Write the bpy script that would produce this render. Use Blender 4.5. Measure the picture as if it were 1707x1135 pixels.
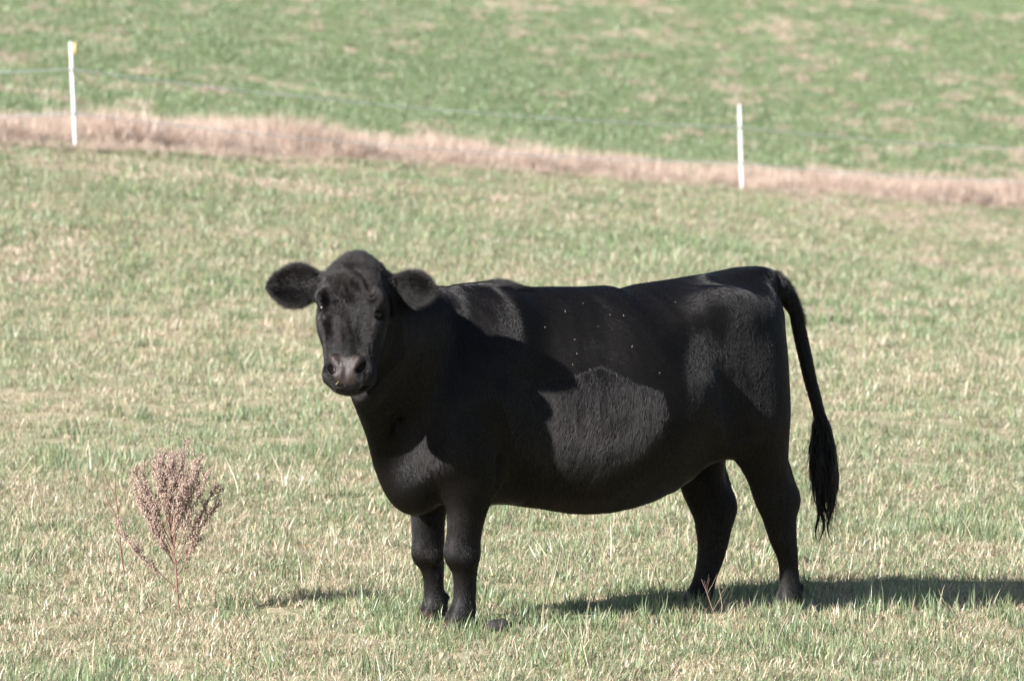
import bpy, math, random
import numpy as np
from mathutils import Vector, Matrix

random.seed(7)
rng = np.random.default_rng(11)
SC = bpy.context.scene
for o in list(bpy.data.objects):
    bpy.data.objects.remove(o, do_unlink=True)
COL = SC.collection

# ------------------------------------------------------------------ camera
cd = bpy.data.cameras.new('camera')
cam = bpy.data.objects.new('camera', cd)
COL.objects.link(cam)
cam.location = (0, -20, 2.8)
cam.rotation_euler = (math.radians(90 - 4.93), 0, 0)
cd.sensor_width = 36
cd.lens = 36 * 8600 / 1707
cd.clip_end = 3000
cd.dof.use_dof = True
cd.dof.focus_distance = 19.75
cd.dof.aperture_fstop = 5.8
SC.camera = cam

# ------------------------------------------------------------------ light
SUN_EL = math.radians(31)
SUN_TRAVEL = math.radians(35)        # direction the light travels, from +X towards +Y
tv = Vector((math.cos(SUN_TRAVEL) * math.cos(SUN_EL), math.sin(SUN_TRAVEL) * math.cos(SUN_EL), -math.sin(SUN_EL)))
w = bpy.data.worlds.new('World')
SC.world = w
w.use_nodes = True
sky = w.node_tree.nodes.new('ShaderNodeTexSky')
sky.sky_type = 'NISHITA'
sky.sun_disc = False
sky.sun_elevation = SUN_EL
sky.sun_rotation = math.atan2(-tv.x, -tv.y)
bg = w.node_tree.nodes['Background']
w.node_tree.links.new(sky.outputs[0], bg.inputs[0])
bg.inputs[1].default_value = 0.05
sd = bpy.data.lights.new('sun', 'SUN')
sun = bpy.data.objects.new('sun', sd)
COL.objects.link(sun)
sun.rotation_euler = tv.to_track_quat('-Z', 'Y').to_euler()
sd.energy = 4.6
sd.angle = math.radians(0.53)
sd.color = (1.0, 0.975, 0.945)
SC.view_settings.view_transform = 'Standard'
SC.view_settings.look = 'None'
SC.view_settings.gamma = 1
SC.view_settings.exposure = 1.78
SC.render.engine = 'CYCLES'
SC.cycles.use_denoising = True
SC.cycles.use_adaptive_sampling = True
SC.cycles.adaptive_threshold = 0.015
SC.cycles.max_bounces = 5
SC.cycles.transparent_max_bounces = 6

# ------------------------------------------------------------------ helpers
def tag(o, label=None, cat=None, group=None, kind=None):
    if label: o['label'] = label
    if cat: o['category'] = cat
    if group: o['group'] = group
    if kind: o['kind'] = kind
    return o

def link(o, parent=None):
    COL.objects.link(o)
    if parent is not None: o.parent = parent
    return o

def mesh_np(name, v, f, mat=None, smooth=True):
    """v n x 3, f m x k (k fixed) numpy"""
    me = bpy.data.meshes.new(name)
    v = np.asarray(v, np.float32); f = np.asarray(f, np.int32)
    me.vertices.add(len(v)); me.vertices.foreach_set('co', v.ravel())
    k = f.shape[1]
    me.loops.add(f.size); me.loops.foreach_set('vertex_index', f.ravel())
    me.polygons.add(len(f))
    me.polygons.foreach_set('loop_start', np.arange(0, f.size, k, dtype=np.int32))
    me.polygons.foreach_set('use_smooth', np.full(len(f), smooth))
    me.update(calc_edges=True)
    if mat: me.materials.append(mat)
    return me

def obj(name, me, parent=None):
    return link(bpy.data.objects.new(name, me), parent)

def empty(name, loc=(0, 0, 0), rz=0):
    o = bpy.data.objects.new(name, None)
    o.empty_display_size = .1
    o.location = loc; o.rotation_euler = (0, 0, rz)
    return link(o)

def sst(a, b, x):
    t = np.clip((x - a) / (b - a), 0, 1)
    return t * t * (3 - 2 * t)

_perm = np.random.default_rng(3).random((256, 256)).astype(np.float32)
def vnoise(x, y):
    """smooth value noise, 0..1"""
    x = np.asarray(x, float); y = np.asarray(y, float)
    xi = np.floor(x).astype(int); yi = np.floor(y).astype(int)
    fx = x - xi; fy = y - yi
    fx = fx * fx * (3 - 2 * fx); fy = fy * fy * (3 - 2 * fy)
    g = lambda a, b: _perm[a & 255, b & 255]
    return (g(xi, yi) * (1 - fx) + g(xi + 1, yi) * fx) * (1 - fy) + (g(xi, yi + 1) * (1 - fx) + g(xi + 1, yi + 1) * fx) * fy
def fbm(x, y, o=3):
    s = 0; a = .5; t = 0
    for i in range(o):
        s = s + a * vnoise(x * 2 ** i + 17 * i, y * 2 ** i + 5 * i); t += a; a *= .5
    return s / t

def tube_mesh(paths, sides=5):
    """paths: list of (points n x 3, radii n) -> verts, quads of all tubes"""
    V = []; Fq = []; base = 0
    for pts, rad in paths:
        pts = np.asarray(pts, float); n = len(pts)
        tg = np.gradient(pts, axis=0); tg /= np.linalg.norm(tg, axis=1)[:, None] + 1e-9
        ref = np.array([.31, .95, .05]);
        u = np.cross(tg, ref); u /= np.linalg.norm(u, axis=1)[:, None] + 1e-9
        vv = np.cross(tg, u)
        a = np.arange(sides) * 2 * np.pi / sides
        ring = pts[:, None] + np.asarray(rad)[:, None, None] * (np.cos(a)[None, :, None] * u[:, None] + np.sin(a)[None, :, None] * vv[:, None])
        V.append(ring.reshape(-1, 3))
        i = np.arange(n - 1)[:, None]; j = np.arange(sides)[None]
        jn = (j + 1) % sides
        Fq.append(np.stack([i * sides + j, i * sides + jn, (i + 1) * sides + jn, (i + 1) * sides + j], -1).reshape(-1, 4) + base)
        base += n * sides
    return np.concatenate(V), np.concatenate(Fq)

class NT:
    def __init__(s, name):
        s.m = bpy.data.materials.new(name); s.m.use_nodes = True
        s.t = s.m.node_tree; s.t.nodes.clear()
        s.out = s.n('ShaderNodeOutputMaterial')
    def n(s, typ, **kw):
        x = s.t.nodes.new(typ)
        for k, v in kw.items():
            if k.startswith('i_'): x.inputs[k[2:].replace('_', ' ')].default_value = v
            else: setattr(x, k, v)
        return x
    def l(s, a, b): s.t.links.new(a, b)

def mat_plain(name, col, rough=.6, noise=.15, scale=40., spec=.5):
    m = NT(name); p = m.n('ShaderNodeBsdfPrincipled', i_Roughness=rough)
    p.inputs['Specular IOR Level'].default_value = spec
    tc = m.n('ShaderNodeTexCoord'); nz = m.n('ShaderNodeTexNoise'); nz.inputs['Scale'].default_value = scale
    m.l(tc.outputs['Object'], nz.inputs['Vector'])
    mp = m.n('ShaderNodeMapRange'); mp.inputs[3].default_value = 1 - noise; mp.inputs[4].default_value = 1 + noise
    m.l(nz.outputs[0], mp.inputs[0])
    mx = m.n('ShaderNodeMix', data_type='RGBA', blend_type='MULTIPLY'); mx.inputs[0].default_value = 1
    mx.inputs[6].default_value = (*col, 1); m.l(mp.outputs[0], mx.inputs[7])
    m.l(mx.outputs[2], p.inputs['Base Color']); m.l(p.outputs[0], m.out.inputs[0])
    return m.m

# ------------------------------------------------------------------ terrain
FP0 = np.array([-4.57, 34.0]); FP1 = np.array([2.93, 45.6])      # two fence posts
FU = (FP1 - FP0) / np.linalg.norm(FP1 - FP0)
FN = np.array([-FU[1], FU[0]])                                    # away from the camera
def fence_q(x, y):
    return (x - FP0[0]) * FN[0] + (y - FP0[1]) * FN[1]
def hz(x, y):
    x = np.asarray(x, float); y = np.asarray(y, float)
    s = sst(4, 46, y)
    B = .1547 * (1 - .75 * sst(52, 100, y))
    xx = 25 * np.tanh(x / 25)
    z = s * (-.507 - B * xx)
    t = np.maximum(0, y - 50)
    z = z + 14 * np.tanh(.05 * t * t / (t + 8) / 14)
    far = sst(1.5, 6, np.hypot(x - .3, y))
    z = z + far * (.10 * (fbm(x * .35, y * .35) - .5) + .03 * (fbm(x * 1.7 + 9, y * 1.7) - .5))
    t = np.maximum(0, x - .8); z = z - (1 - s) * .075 * t * t / (t + .6)
    z = z + .012 * (fbm(x * 2.3, y * 2.3) - .5)
    return z

def axis(lo, hi, near, step, grow):
    a = [0.]
    st = step
    while a[-1] < hi:
        if a[-1] > near: st *= grow
        a.append(a[-1] + st)
    b = [0.]; st = step
    while b[-1] > lo:
        if b[-1] < -near: st *= grow
        b.append(b[-1] - st)
    return np.array(b[:0:-1] + a)
gx = axis(-700, 700, 14, .22, 1.09); gy = axis(-120, 1500, 110, .22, 1.08)
X, Y = np.meshgrid(gx, gy)
V = np.stack([X, Y, hz(X, Y)], -1).reshape(-1, 3)
nx, ny = len(gx), len(gy)
i, j = np.meshgrid(np.arange(nx - 1), np.arange(ny - 1))
a = (j * nx + i).ravel()
Fq = np.stack([a, a + 1, a + nx + 1, a + nx], -1)

m = NT('pasture_soil')
p = m.n('ShaderNodeBsdfPrincipled', i_Roughness=.95); p.inputs['Specular IOR Level'].default_value = .1
geo = m.n('ShaderNodeNewGeometry')
def noise(scale, detail=4, rough=.6):
    z = m.n('ShaderNodeTexNoise'); z.inputs['Scale'].default_value = scale; z.inputs['Detail'].default_value = detail
    z.inputs['Roughness'].default_value = rough; m.l(geo.outputs['Position'], z.inputs['Vector']); return z.outputs[0]
def ramp(src, stops):
    r = m.n('ShaderNodeValToRGB'); m.l(src, r.inputs[0])
    e = r.color_ramp.elements
    while len(e) < len(stops): e.new(.5)
    for k, (pos, c) in enumerate(stops): e[k].position = pos; e[k].color = (*c, 1)
    return r.outputs[0]
def mix(f, a_, b_):
    x = m.n('ShaderNodeMix', data_type='RGBA')
    (m.l(f, x.inputs[0]) if not isinstance(f, float) else setattr(x.inputs[0], 'default_value', f))
    m.l(a_, x.inputs[6]); m.l(b_, x.inputs[7]); return x.outputs[2]
at = m.n('ShaderNodeAttribute', attribute_name='beyond')
near = ramp(noise(9, 5), [(.3, (.15, .15, .08)), (.5, (.25, .22, .14)), (.7, (.34, .28, .2))])
far = ramp(noise(6, 5), [(.3, (.12, .165, .07)), (.55, (.155, .205, .095)), (.75, (.21, .225, .13))])
tan = ramp(noise(14, 3), [(.3, (.40, .30, .22)), (.7, (.52, .41, .32))])
at2 = m.n('ShaderNodeAttribute', attribute_name='dry')
c = mix(at2.outputs['Fac'], far, tan)
c = mix(at.outputs['Fac'], near, c)
m.l(c, p.inputs['Base Color'])
bp = m.n('ShaderNodeBump'); bp.inputs['Strength'].default_value = .6; bp.inputs['Distance'].default_value = .03
m.l(noise(25, 4), bp.inputs['Height']); m.l(bp.outputs[0], p.inputs['Normal'])
m.l(p.outputs[0], m.out.inputs[0])
MAT_SOIL = m.m

def dry_patch(x, y):
    """worn tan patches of the far field, 0..1"""
    a_ = fbm(x * 1.9 + 40, y * .8 + 3, 2); b_ = fbm(x * .22 + 11, y * .12 + 7, 2)
    return .55 * sst(.60, .85, a_ + .6 * (b_ - .5))

me = mesh_np('ground', V, Fq, MAT_SOIL)
q = fence_q(V[:, 0], V[:, 1])
ab = me.attributes.new('beyond', 'FLOAT', 'POINT'); ab.data.foreach_set('value', sst(.3, 1.2, q + (fbm(V[:, 0], V[:, 1]) - .5)).astype(np.float32))
ad = me.attributes.new('dry', 'FLOAT', 'POINT'); ad.data.foreach_set('value', dry_patch(V[:, 0], V[:, 1]).astype(np.float32))
tag(obj('ground', me), kind='structure')

# ------------------------------------------------------------------ grass
m = NT('grass_blade')
at = m.n('ShaderNodeAttribute', attribute_name='Col')
oi = m.n('ShaderNodeObjectInfo')
hs = m.n('ShaderNodeHueSaturation')
mr = m.n('ShaderNodeMapRange'); mr.inputs[3].default_value = .86; mr.inputs[4].default_value = 1.14
m.l(oi.outputs['Random'], mr.inputs[0]); m.l(mr.outputs[0], hs.inputs['Value'])
m.l(at.outputs['Color'], hs.inputs['Color'])
d = m.n('ShaderNodeBsdfDiffuse'); t = m.n('ShaderNodeBsdfTranslucent'); g = m.n('ShaderNodeBsdfGlossy'); g.inputs['Roughness'].default_value = .42
m.l(hs.outputs[0], d.inputs[0]); m.l(hs.outputs[0], t.inputs[0])
ms = m.n('ShaderNodeMixShader'); ms.inputs[0].default_value = .38; m.l(d.outputs[0], ms.inputs[1]); m.l(t.outputs[0], ms.inputs[2])
ms2 = m.n('ShaderNodeMixShader'); ms2.inputs[0].default_value = .035; m.l(ms.outputs[0], ms2.inputs[1]); m.l(g.outputs[0], ms2.inputs[2])
m.l(ms2.outputs[0], m.out.inputs[0])
MAT_GRASS = m.m

GREEN = [(.165, .215, .115), (.195, .245, .13), (.225, .27, .155), (.125, .175, .088), (.205, .235, .11)]
STRAW = [(.43, .365, .265), (.51, .44, .335), (.37, .305, .205), (.46, .38, .26), (.28, .205, .13)]
PINK = [(.46, .345, .28), (.53, .42, .345), (.38, .275, .215), (.48, .38, .30)]
FARG = [(.145, .20, .094), (.16, .22, .106), (.175, .22, .106), (.135, .19, .086)]
def tuft(name, n, R, lmin, lmax, wid, lean, cols, seg=3, straight=.5):
    """n curved tapering blades rooted within radius R; cols: list of (weight, palette, length factor, lean factor)"""
    r = np.random.default_rng(abs(hash(name)) % 9999 if False else sum(map(ord, name)) * 7)
    ang = r.random(n) * 6.283; rr = R * np.sqrt(r.random(n))
    root = np.stack([rr * np.cos(ang), rr * np.sin(ang), np.full(n, -.01)], -1)
    W = np.array([c[0] for c in cols]); W = W / W.sum()
    kind = r.choice(len(cols), n, p=W)
    lf = np.array([c[2] for c in cols])[kind]; lnf = np.array([c[3] for c in cols])[kind]
    L = (lmin + (lmax - lmin) * r.random(n) ** 1.3) * lf
    ha = r.random(n) * 6.283
    ln = lean * lnf * (.35 + r.random(n))
    hd = np.stack([np.cos(ha), np.sin(ha), np.zeros(n)], -1)
    side = np.stack([-np.sin(ha), np.cos(ha), np.zeros(n)], -1)
    tw = r.normal(0, .5, n)
    side = side * np.cos(tw)[:, None] + hd * np.sin(tw)[:, None]
    vs = []
    k = seg + 1
    pos = root.copy()
    for s_ in range(k):
        f = s_ / seg
        wv = wid * (.6 + .8 * r.random(n)) * (1 - f) ** .7 * .5 if s_ < seg else np.zeros(n)
        vs.append(np.stack([pos - side * wv[:, None], pos + side * wv[:, None]], 1))
        th = ln * (straight + (1 - straight) * 2 * f)
        st = (L / seg)[:, None] * (hd * np.sin(th)[:, None] + np.array([0, 0, 1.]) * np.cos(th)[:, None])
        pos = pos + st + r.normal(0, .06, (n, 3)) * (L / seg)[:, None]
        pos[:, 2] = np.maximum(pos[:, 2], .004)
    Vt = np.stack(vs, 1).reshape(n, -1, 3)               # n, 2k, 3
    idx = []
    for s_ in range(seg):
        idx.append([2 * s_, 2 * s_ + 1, 2 * s_ + 3, 2 * s_ + 2])
    idx = np.array(idx)
    Ft = (np.arange(n)[:, None, None] * 2 * k + idx[None]).reshape(-1, 4)
    me = mesh_np(name, Vt.reshape(-1, 3), Ft, MAT_GRASS)
    pal = np.zeros((n, 3))
    for q_, c_ in enumerate(cols):
        sel = kind == q_; P_ = np.array(c_[1]); pal[sel] = P_[r.integers(0, len(P_), sel.sum())]
    pal *= 1.07 * r.uniform(.8, 1.2, (n, 1))
    cc = np.ones((n, 2 * k, 4)); cc[:, :, :3] = pal[:, None]
    ca = me.color_attributes.new('Col', 'FLOAT_COLOR', 'POINT'); ca.data.foreach_set('color', cc.astype(np.float32).ravel())
    return me

PROTO = bpy.data.collections.new('grass_prototypes')     # not linked to the scene: only drawn as instances
NPROTO = 0
def proto(me):
    global NPROTO
    o = bpy.data.objects.new('tuft_%03d' % NPROTO, me); PROTO.objects.link(o); NPROTO += 1
    return NPROTO - 1
G_, S_, D_, F_ = (GREEN, STRAW, PINK, FARG)
K_MIX = [proto(tuft('mixed%d' % i, 54, .09, .02, .062, .0040, .95, [(.55, G_, 1, .75), (.45, S_, .9, 1.55)])) for i in range(8)]
K_GRN = [proto(tuft('green%d' % i, 52, .08, .025, .075, .0042, .75, [(.8, G_, 1, .8), (.2, S_, .8, 1.4)])) for i in range(4)]
K_STR = [proto(tuft('straw%d' % i, 52, .10, .025, .07, .0040, 1.4, [(.14, G_, .8, .6), (.86, S_, 1, 1)])) for i in range(5)]
K_STALK = [proto(tuft('stalk%d' % i, 4, .05, .10, .20, .0032, .55, [(1, S_, 1, 1)], seg=4)) for i in range(4)]
K_TALLG = [proto(tuft('tall%d' % i, 26, .06, .05, .12, .0050, .5, [(.85, G_, 1, .9), (.15, S_, .8, 1.3)])) for i in range(3)]
K_FMIX = [proto(tuft('fmixed%d' % i, 56, .16, .03, .085, .0075, .95, [(.46, G_, 1, .8), (.54, S_, .95, 1.2)], seg=2)) for i in range(4)]
K_FGRN = [proto(tuft('fgreen%d' % i, 70, .18, .03, .085, .0085, 1.0, [(.88, F_, 1, .9), (.12, D_, .9, 1.2)], seg=2)) for i in range(4)]
K_FSTR = [proto(tuft('fstraw%d' % i, 46, .16, .03, .08, .008, 1.1, [(.12, G_, .9, .8), (.88, D_, 1, 1)], seg=2)) for i in range(4)]
K_BAND = [proto(tuft('sedge%d' % i, 60, .14, .12, .36, .0075, .55, [(.96, D_, 1, 1), (.04, G_, .5, 1)], seg=3, straight=.3)) for i in range(6)]
K_BLOW = [proto(tuft('lowsedge%d' % i, 60, .17, .10, .22, .008, .9, [(.93, D_, 1, 1), (.07, G_, .8, 1)], seg=3, straight=.3)) for i in range(4)]

gn = bpy.data.node_groups.new('scatter_tufts', 'GeometryNodeTree')
gn.interface.new_socket('Geometry', in_out='INPUT', socket_type='NodeSocketGeometry')
gn.interface.new_socket('Geometry', in_out='OUTPUT', socket_type='NodeSocketGeometry')
gi = gn.nodes.new('NodeGroupInput'); go = gn.nodes.new('NodeGroupOutput')
iop = gn.nodes.new('GeometryNodeInstanceOnPoints'); ci = gn.nodes.new('GeometryNodeCollectionInfo')
ci.inputs['Collection'].default_value = PROTO; ci.inputs['Separate Children'].default_value = True; ci.inputs['Reset Children'].default_value = True
iop.inputs['Pick Instance'].default_value = True
def named(nm, dt):
    x = gn.nodes.new('GeometryNodeInputNamedAttribute'); x.data_type = dt; x.inputs['Name'].default_value = nm
    return next(o_ for o_ in x.outputs if o_.name == 'Attribute' and o_.enabled)
e2r = gn.nodes.new('FunctionNodeEulerToRotation')
gn.links.new(named('rot', 'FLOAT_VECTOR'), e2r.inputs[0])
gn.links.new(gi.outputs[0], iop.inputs['Points']); gn.links.new(ci.outputs[0], iop.inputs['Instance'])
gn.links.new(named('pick', 'INT'), iop.inputs['Instance Index']); gn.links.new(e2r.outputs[0], iop.inputs['Rotation'])
gn.links.new(named('scl', 'FLOAT'), iop.inputs['Scale']); gn.links.new(iop.outputs[0], go.inputs[0])

def scatter(name, pts, pick, scl, label, cat, tilt=.12):
    n = len(pts)
    me = bpy.data.meshes.new(name)
    P3 = np.column_stack([pts, hz(pts[:, 0], pts[:, 1])]).astype(np.float32)
    me.vertices.add(n); me.vertices.foreach_set('co', P3.ravel())
    rot = np.column_stack([rng.normal(0, tilt, n), rng.normal(0, tilt, n), rng.random(n) * 6.283]).astype(np.float32)
    me.attributes.new('rot', 'FLOAT_VECTOR', 'POINT').data.foreach_set('vector', rot.ravel())
    me.attributes.new('scl', 'FLOAT', 'POINT').data.foreach_set('value', np.asarray(scl, np.float32))
    me.attributes.new('pick', 'INT', 'POINT').data.foreach_set('value', np.asarray(pick, np.int32))
    o = obj(name, me)
    mod = o.modifiers.new('scatter', 'NODES'); mod.node_group = gn
    return tag(o, label, cat, kind='stuff')

def in_view(x, y, margin):
    return np.abs(x) < (y + 20) * .1 + margin
def rand_pts(y0, y1, dens, margin):
    hw = (y1 + 20) * .1 + margin
    n = int((y1 - y0) * 2 * hw * dens)
    x = (rng.random(n) * 2 - 1) * hw; y = y0 + (y1 - y0) * rng.random(n)
    k = in_view(x, y, margin)
    return np.column_stack([x[k], y[k]])
def choose(mask_groups, n):
    """mask_groups: list of (probability array, prototypes)"""
    pr = np.array([g_[0] * np.ones(n) for g_ in mask_groups]); pr /= pr.sum(0)
    u = rng.random(n); cum = np.cumsum(pr, 0); gidx = (u[None] > cum).sum(0)
    pick = np.zeros(n, int)
    for q_, g_ in enumerate(mask_groups):
        s_ = gidx == q_; pick[s_] = np.array(g_[1])[rng.integers(0, len(g_[1]), s_.sum())]
    return pick

# near pasture
pts = np.concatenate([rand_pts(-4.5, 6, 190, 2.0), rand_pts(6, 16, 85, 2.0), rand_pts(16, 30, 40, 2.0)])
x, y = pts.T
gmap = fbm(x * .55 + 2, y * .55, 3); smap = fbm(x * .8 + 30, y * .8 + 8, 3)
pg = .45 + 3.0 * sst(.50, .70, gmap); ps = .45 + 2.2 * sst(.48, .66, smap)
shade_strip = np.exp(-((y + .25 - .35 * (x - .6)) / .22) ** 2) * sst(0.05, .5, x)     # taller grass added along the cow's shadow to break up its near edge
pick = choose([(1.2, K_MIX), (pg, K_GRN), (ps, K_STR), (.11, K_STALK), (.05 + 2.4 * shade_strip + .35 * sst(.6, .75, gmap), K_TALLG)], len(pts))
scl = rng.uniform(.75, 1.3, len(pts)) * np.where(y > 10, 1.15, 1.0) * np.where(y > 18, 1.2, 1.0)
hoof = []
for hx_, hy_ in ((.72, .15), (.71, -.13), (-.68, .17), (-.44, -.15)):
    c_, s_ = math.cos(math.pi + math.radians(24)), math.sin(math.pi + math.radians(24))
    wx, wy = .39 + c_ * hx_ - s_ * hy_, -.014 + s_ * hx_ + c_ * hy_
    hoof.append(np.column_stack([rng.normal(wx, .07, 9), rng.uniform(wy - .16, wy - .06, 9)]))
hoof.append(np.column_stack([rng.normal(-.06, .06, 14), rng.uniform(-.66, -.56, 14)]))
hoof = np.concatenate(hoof)
pick = np.concatenate([pick, choose([(1., K_TALLG), (1., K_GRN), (1., K_MIX)], len(hoof))]); scl = np.concatenate([scl, rng.uniform(.55, .95, len(hoof))]); pts = np.concatenate([pts, hoof])
scatter('pasture_grass', pts, pick, scl, 'short green grass and dry straw mat covering the pasture around the cow', 'grass')
# middle pasture up to the fence
pts = np.concatenate([rand_pts(16, 30, 34, 2), rand_pts(30, 66, 30, 2)])
pts = pts[fence_q(*pts.T) < .3]
x, y = pts.T
gmap = fbm(x * .35 + 2, y * .25, 3); smap = fbm(x * .5 + 30, y * .35 + 8, 3)
pick = choose([(1.0, K_FMIX), (.2 + 1.8 * sst(.5, .68, gmap), K_FGRN), (.15 + 1.2 * sst(.52, .68, smap), K_FSTR), (.25, K_STR)], len(pts))
scatter('pasture_turf', pts, pick, rng.uniform(.8, 1.3, len(pts)), 'pale blurred turf between the cow and the wire fence', 'grass')
# dry strip along the fence
n = 8000
along = rng.uniform(-6, 32, n); off = -.25 + 2.9 * rng.random(n) ** 1.4 + .5 * (fbm(along * .4, along * 0) - .5)
pts = FP0 + along[:, None] * FU + off[:, None] * FN
x, y = pts.T
low = (off < .05) | (fbm(along * .6 + 4, off) < .38)
pick = choose([(np.where(low, .15, 1.), K_BAND), (np.where(low, 1., .35), K_BLOW), (np.where(off < 0, .6, .16), K_FGRN)], n)
scatter('dry_grass_strip', pts, pick, (.55 + .45 * sst(.0, .5, off)) * (1 - .55 * sst(1.2, 2.4, off)) * rng.uniform(.55, 1.1, n) * (.35 + 1.2 * fbm(along * .9, off * .9 + 30) * (.6 + .8 * vnoise(along * .35, off * 0 + 3))), 'strip of long pinkish tan dead grass under the wire fence', 'grass')
# far field
pts = np.concatenate([rand_pts(30, 75, 28, 2), rand_pts(75, 125, 22, 3)])
pts = pts[fence_q(*pts.T) > 1.0]
x, y = pts.T
dp = dry_patch(x, y)
pick = choose([(.02 + 1.0 * (1 - dp), K_FGRN), ((.04 + .45 * sst(.45, .7, fbm(x * .12 + 50, y * .05, 2))) * (1 - dp), K_FMIX), (.02 + 1.3 * dp, K_FSTR)], len(pts))
scatter('field_grass', pts, pick, rng.uniform(.9, 1.5, len(pts)) * np.where(dp > .5, .8, 1.0), 'greener field with worn tan patches beyond the fence', 'grass')

# clumps of dead stems standing in the far field
ctr = rand_pts(34, 118, .55, 3); ctr = ctr[fence_q(*ctr.T) > 2.5]
ctr = ctr[rng.random(len(ctr)) < .15 + 1.3 * sst(.45, .65, fbm(ctr[:, 0] * .2 + 3, ctr[:, 1] * .07 + 9, 2))]
sz = rng.uniform(.06, .42, len(ctr)) * rng.uniform(.4, 1, len(ctr))
cnt = (2 + sz * 22).astype(int); rep_ = np.repeat(np.arange(len(ctr)), cnt)
pts = ctr[rep_] + rng.normal(0, 1, (len(rep_), 2)) * sz[rep_, None] * np.array([.6, .9])
scatter('dead_clumps', pts, choose([(1, K_BLOW), (.5, K_FSTR)], len(pts)), rng.uniform(.45, 1.0, len(pts)), 'pale dead clumps dotted over the green field beyond the fence', 'grass')

# ------------------------------------------------------------------ fence
MAT_POST = mat_plain('white_plastic', (.55, .55, .55), .5, .14, 9)
MAT_WIRE = mat_plain('pale_polywire', (.9, .92, .9), .5, .1, 60)
MAT_INS = mat_plain('yellow_plastic', (.48, .37, .16), .5, .1, 60)
fence = empty('electric_fence', (FP0[0], FP0[1], float(hz(*FP0))))
tag(fence, 'thin white posts with two pale wires crossing the field behind the cow', 'fence')
fo = np.array(fence.location)
SPAN = np.linalg.norm(FP1 - FP0)
tops = []
def post_mesh():
    # T-section step-in post, tapering slightly towards the top
    v = []; f = []
    prof = [(-.016, -.006), (.016, -.006), (.016, .006), (.006, .006), (.006, .024), (-.006, .024), (-.006, .006), (-.016, .006)]
    for z_, s_ in ((-.25, 1.), (.55, .98), (1.14, .92), (1.155, .7)):
        v += [(a_ * s_, b_ * s_, z_) for a_, b_ in prof]
    me = bpy.data.meshes.new('fence_post')
    for l_ in range(3):
        for k_ in range(8):
            f.append((l_ * 8 + k_, l_ * 8 + (k_ + 1) % 8, l_ * 8 + 8 + (k_ + 1) % 8, l_ * 8 + 8 + k_))
    f.append(tuple(range(24, 32)))
    me.from_pydata(v, [], f); me.materials.append(MAT_POST)
    return me
PM = post_mesh()
fang = math.atan2(FU[1], FU[0])
LEANS = {-1: (.01, .02), 0: (0.0, -.040), 1: (.0, -.034), 2: (.01, -.03)}
hooks = []
for k_ in (-1, 0, 1, 2):
    pxy = FP0 + FU * SPAN * k_
    z0 = float(hz(*pxy)) - .05
    o = obj('fence_post', PM, fence)
    o.location = Vector((pxy[0], pxy[1], z0)) - fence.location
    rot = Matrix.Rotation(LEANS[k_][1], 4, 'Y') @ Matrix.Rotation(-.75, 4, 'Z')
    o.rotation_euler = rot.to_euler()
    hooks.append([np.array(o.location) + np.array(rot.to_3x3() @ Vector((0, -.03, h_))) for h_ in (.87, .41)])
    # small wire clips on the post
    for h_ in (.87, .41):
        vv, ff = tube_mesh([(np.array([(0, -.006, h_ - .012), (0, -.03, h_ - .014), (0, -.034, h_), (0, -.03, h_ + .014), (0, -.006, h_ + .012)]), np.full(5, .004))])
        cl = obj('wire_clip', mesh_np('wire_clip', vv, ff, MAT_POST), o)
    if k_ == 0:
        # yellow insulator at the top
        a_ = np.linspace(0, 1, 9); rr_ = np.array([.006, .018, .024, .026, .026, .026, .023, .016, .005])
        vv, ff = tube_mesh([(np.column_stack([np.full(9, .041), np.full(9, .022), 1.02 + .125 * a_]), rr_)], 10)
        ins = obj('insulator', mesh_np('insulator', vv, ff, MAT_INS), o); ins['label'] = 'yellow plastic insulator near the post top'
for wi in range(2):
    P_ = []
    for k_ in range(3):
        A_, B_ = hooks[k_][wi], hooks[k_ + 1][wi]
        for t_ in np.linspace(0, 1, 24, endpoint=(k_ == 2)):
            c_ = A_ + (B_ - A_) * t_; c_ = c_ + np.array([0, 0, -.10 * 4 * t_ * (1 - t_)])
            P_.append(c_)
    P_ = np.array(P_)
    vv, ff = tube_mesh([(P_, np.full(len(P_), .006))], 6)
    obj('wire', mesh_np('wire', vv, ff, MAT_WIRE), fence)

# ------------------------------------------------------------------ cow
YAW = math.radians(24)
COW_AT = (0.390, -0.014, 0.0)
cow = empty('cow', COW_AT, math.pi + YAW)
tag(cow, 'black beef cow standing side-on in the pasture with its head turned to the viewer', 'cow')
CA = math.pi + YAW
RW = np.array([[math.cos(CA), -math.sin(CA), 0], [math.sin(CA), math.cos(CA), 0], [0, 0, 1]])   # local -> world
def nrm(v_): v_ = np.asarray(v_, float); return v_ / np.linalg.norm(v_)

# head frame (N: poll to muzzle, L: cow's left, FNV: out of the forehead), cow-local
HD, HT, HR = math.radians(13), math.radians(20), math.radians(-1)
gw = np.array([-math.sin(HD), -math.cos(HD), 0]); lw = np.array([math.cos(HD), -math.sin(HD), 0]); zw = np.array([0, 0, 1.])
Nw = gw * math.sin(HT) - zw * math.cos(HT); Fw = gw * math.cos(HT) + zw * math.sin(HT)
Nw, lw = Nw * math.cos(HR) - lw * math.sin(HR), lw * math.cos(HR) + Nw * math.sin(HR)
HN, HL, HF = Nw @ RW, lw @ RW, Fw @ RW
POLL = np.array([1.197, .275, 1.450])
HS = .965
def hp(s_, t_, n_): return POLL + s_ * HS * HN + t_ * HL + n_ * HF

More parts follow.
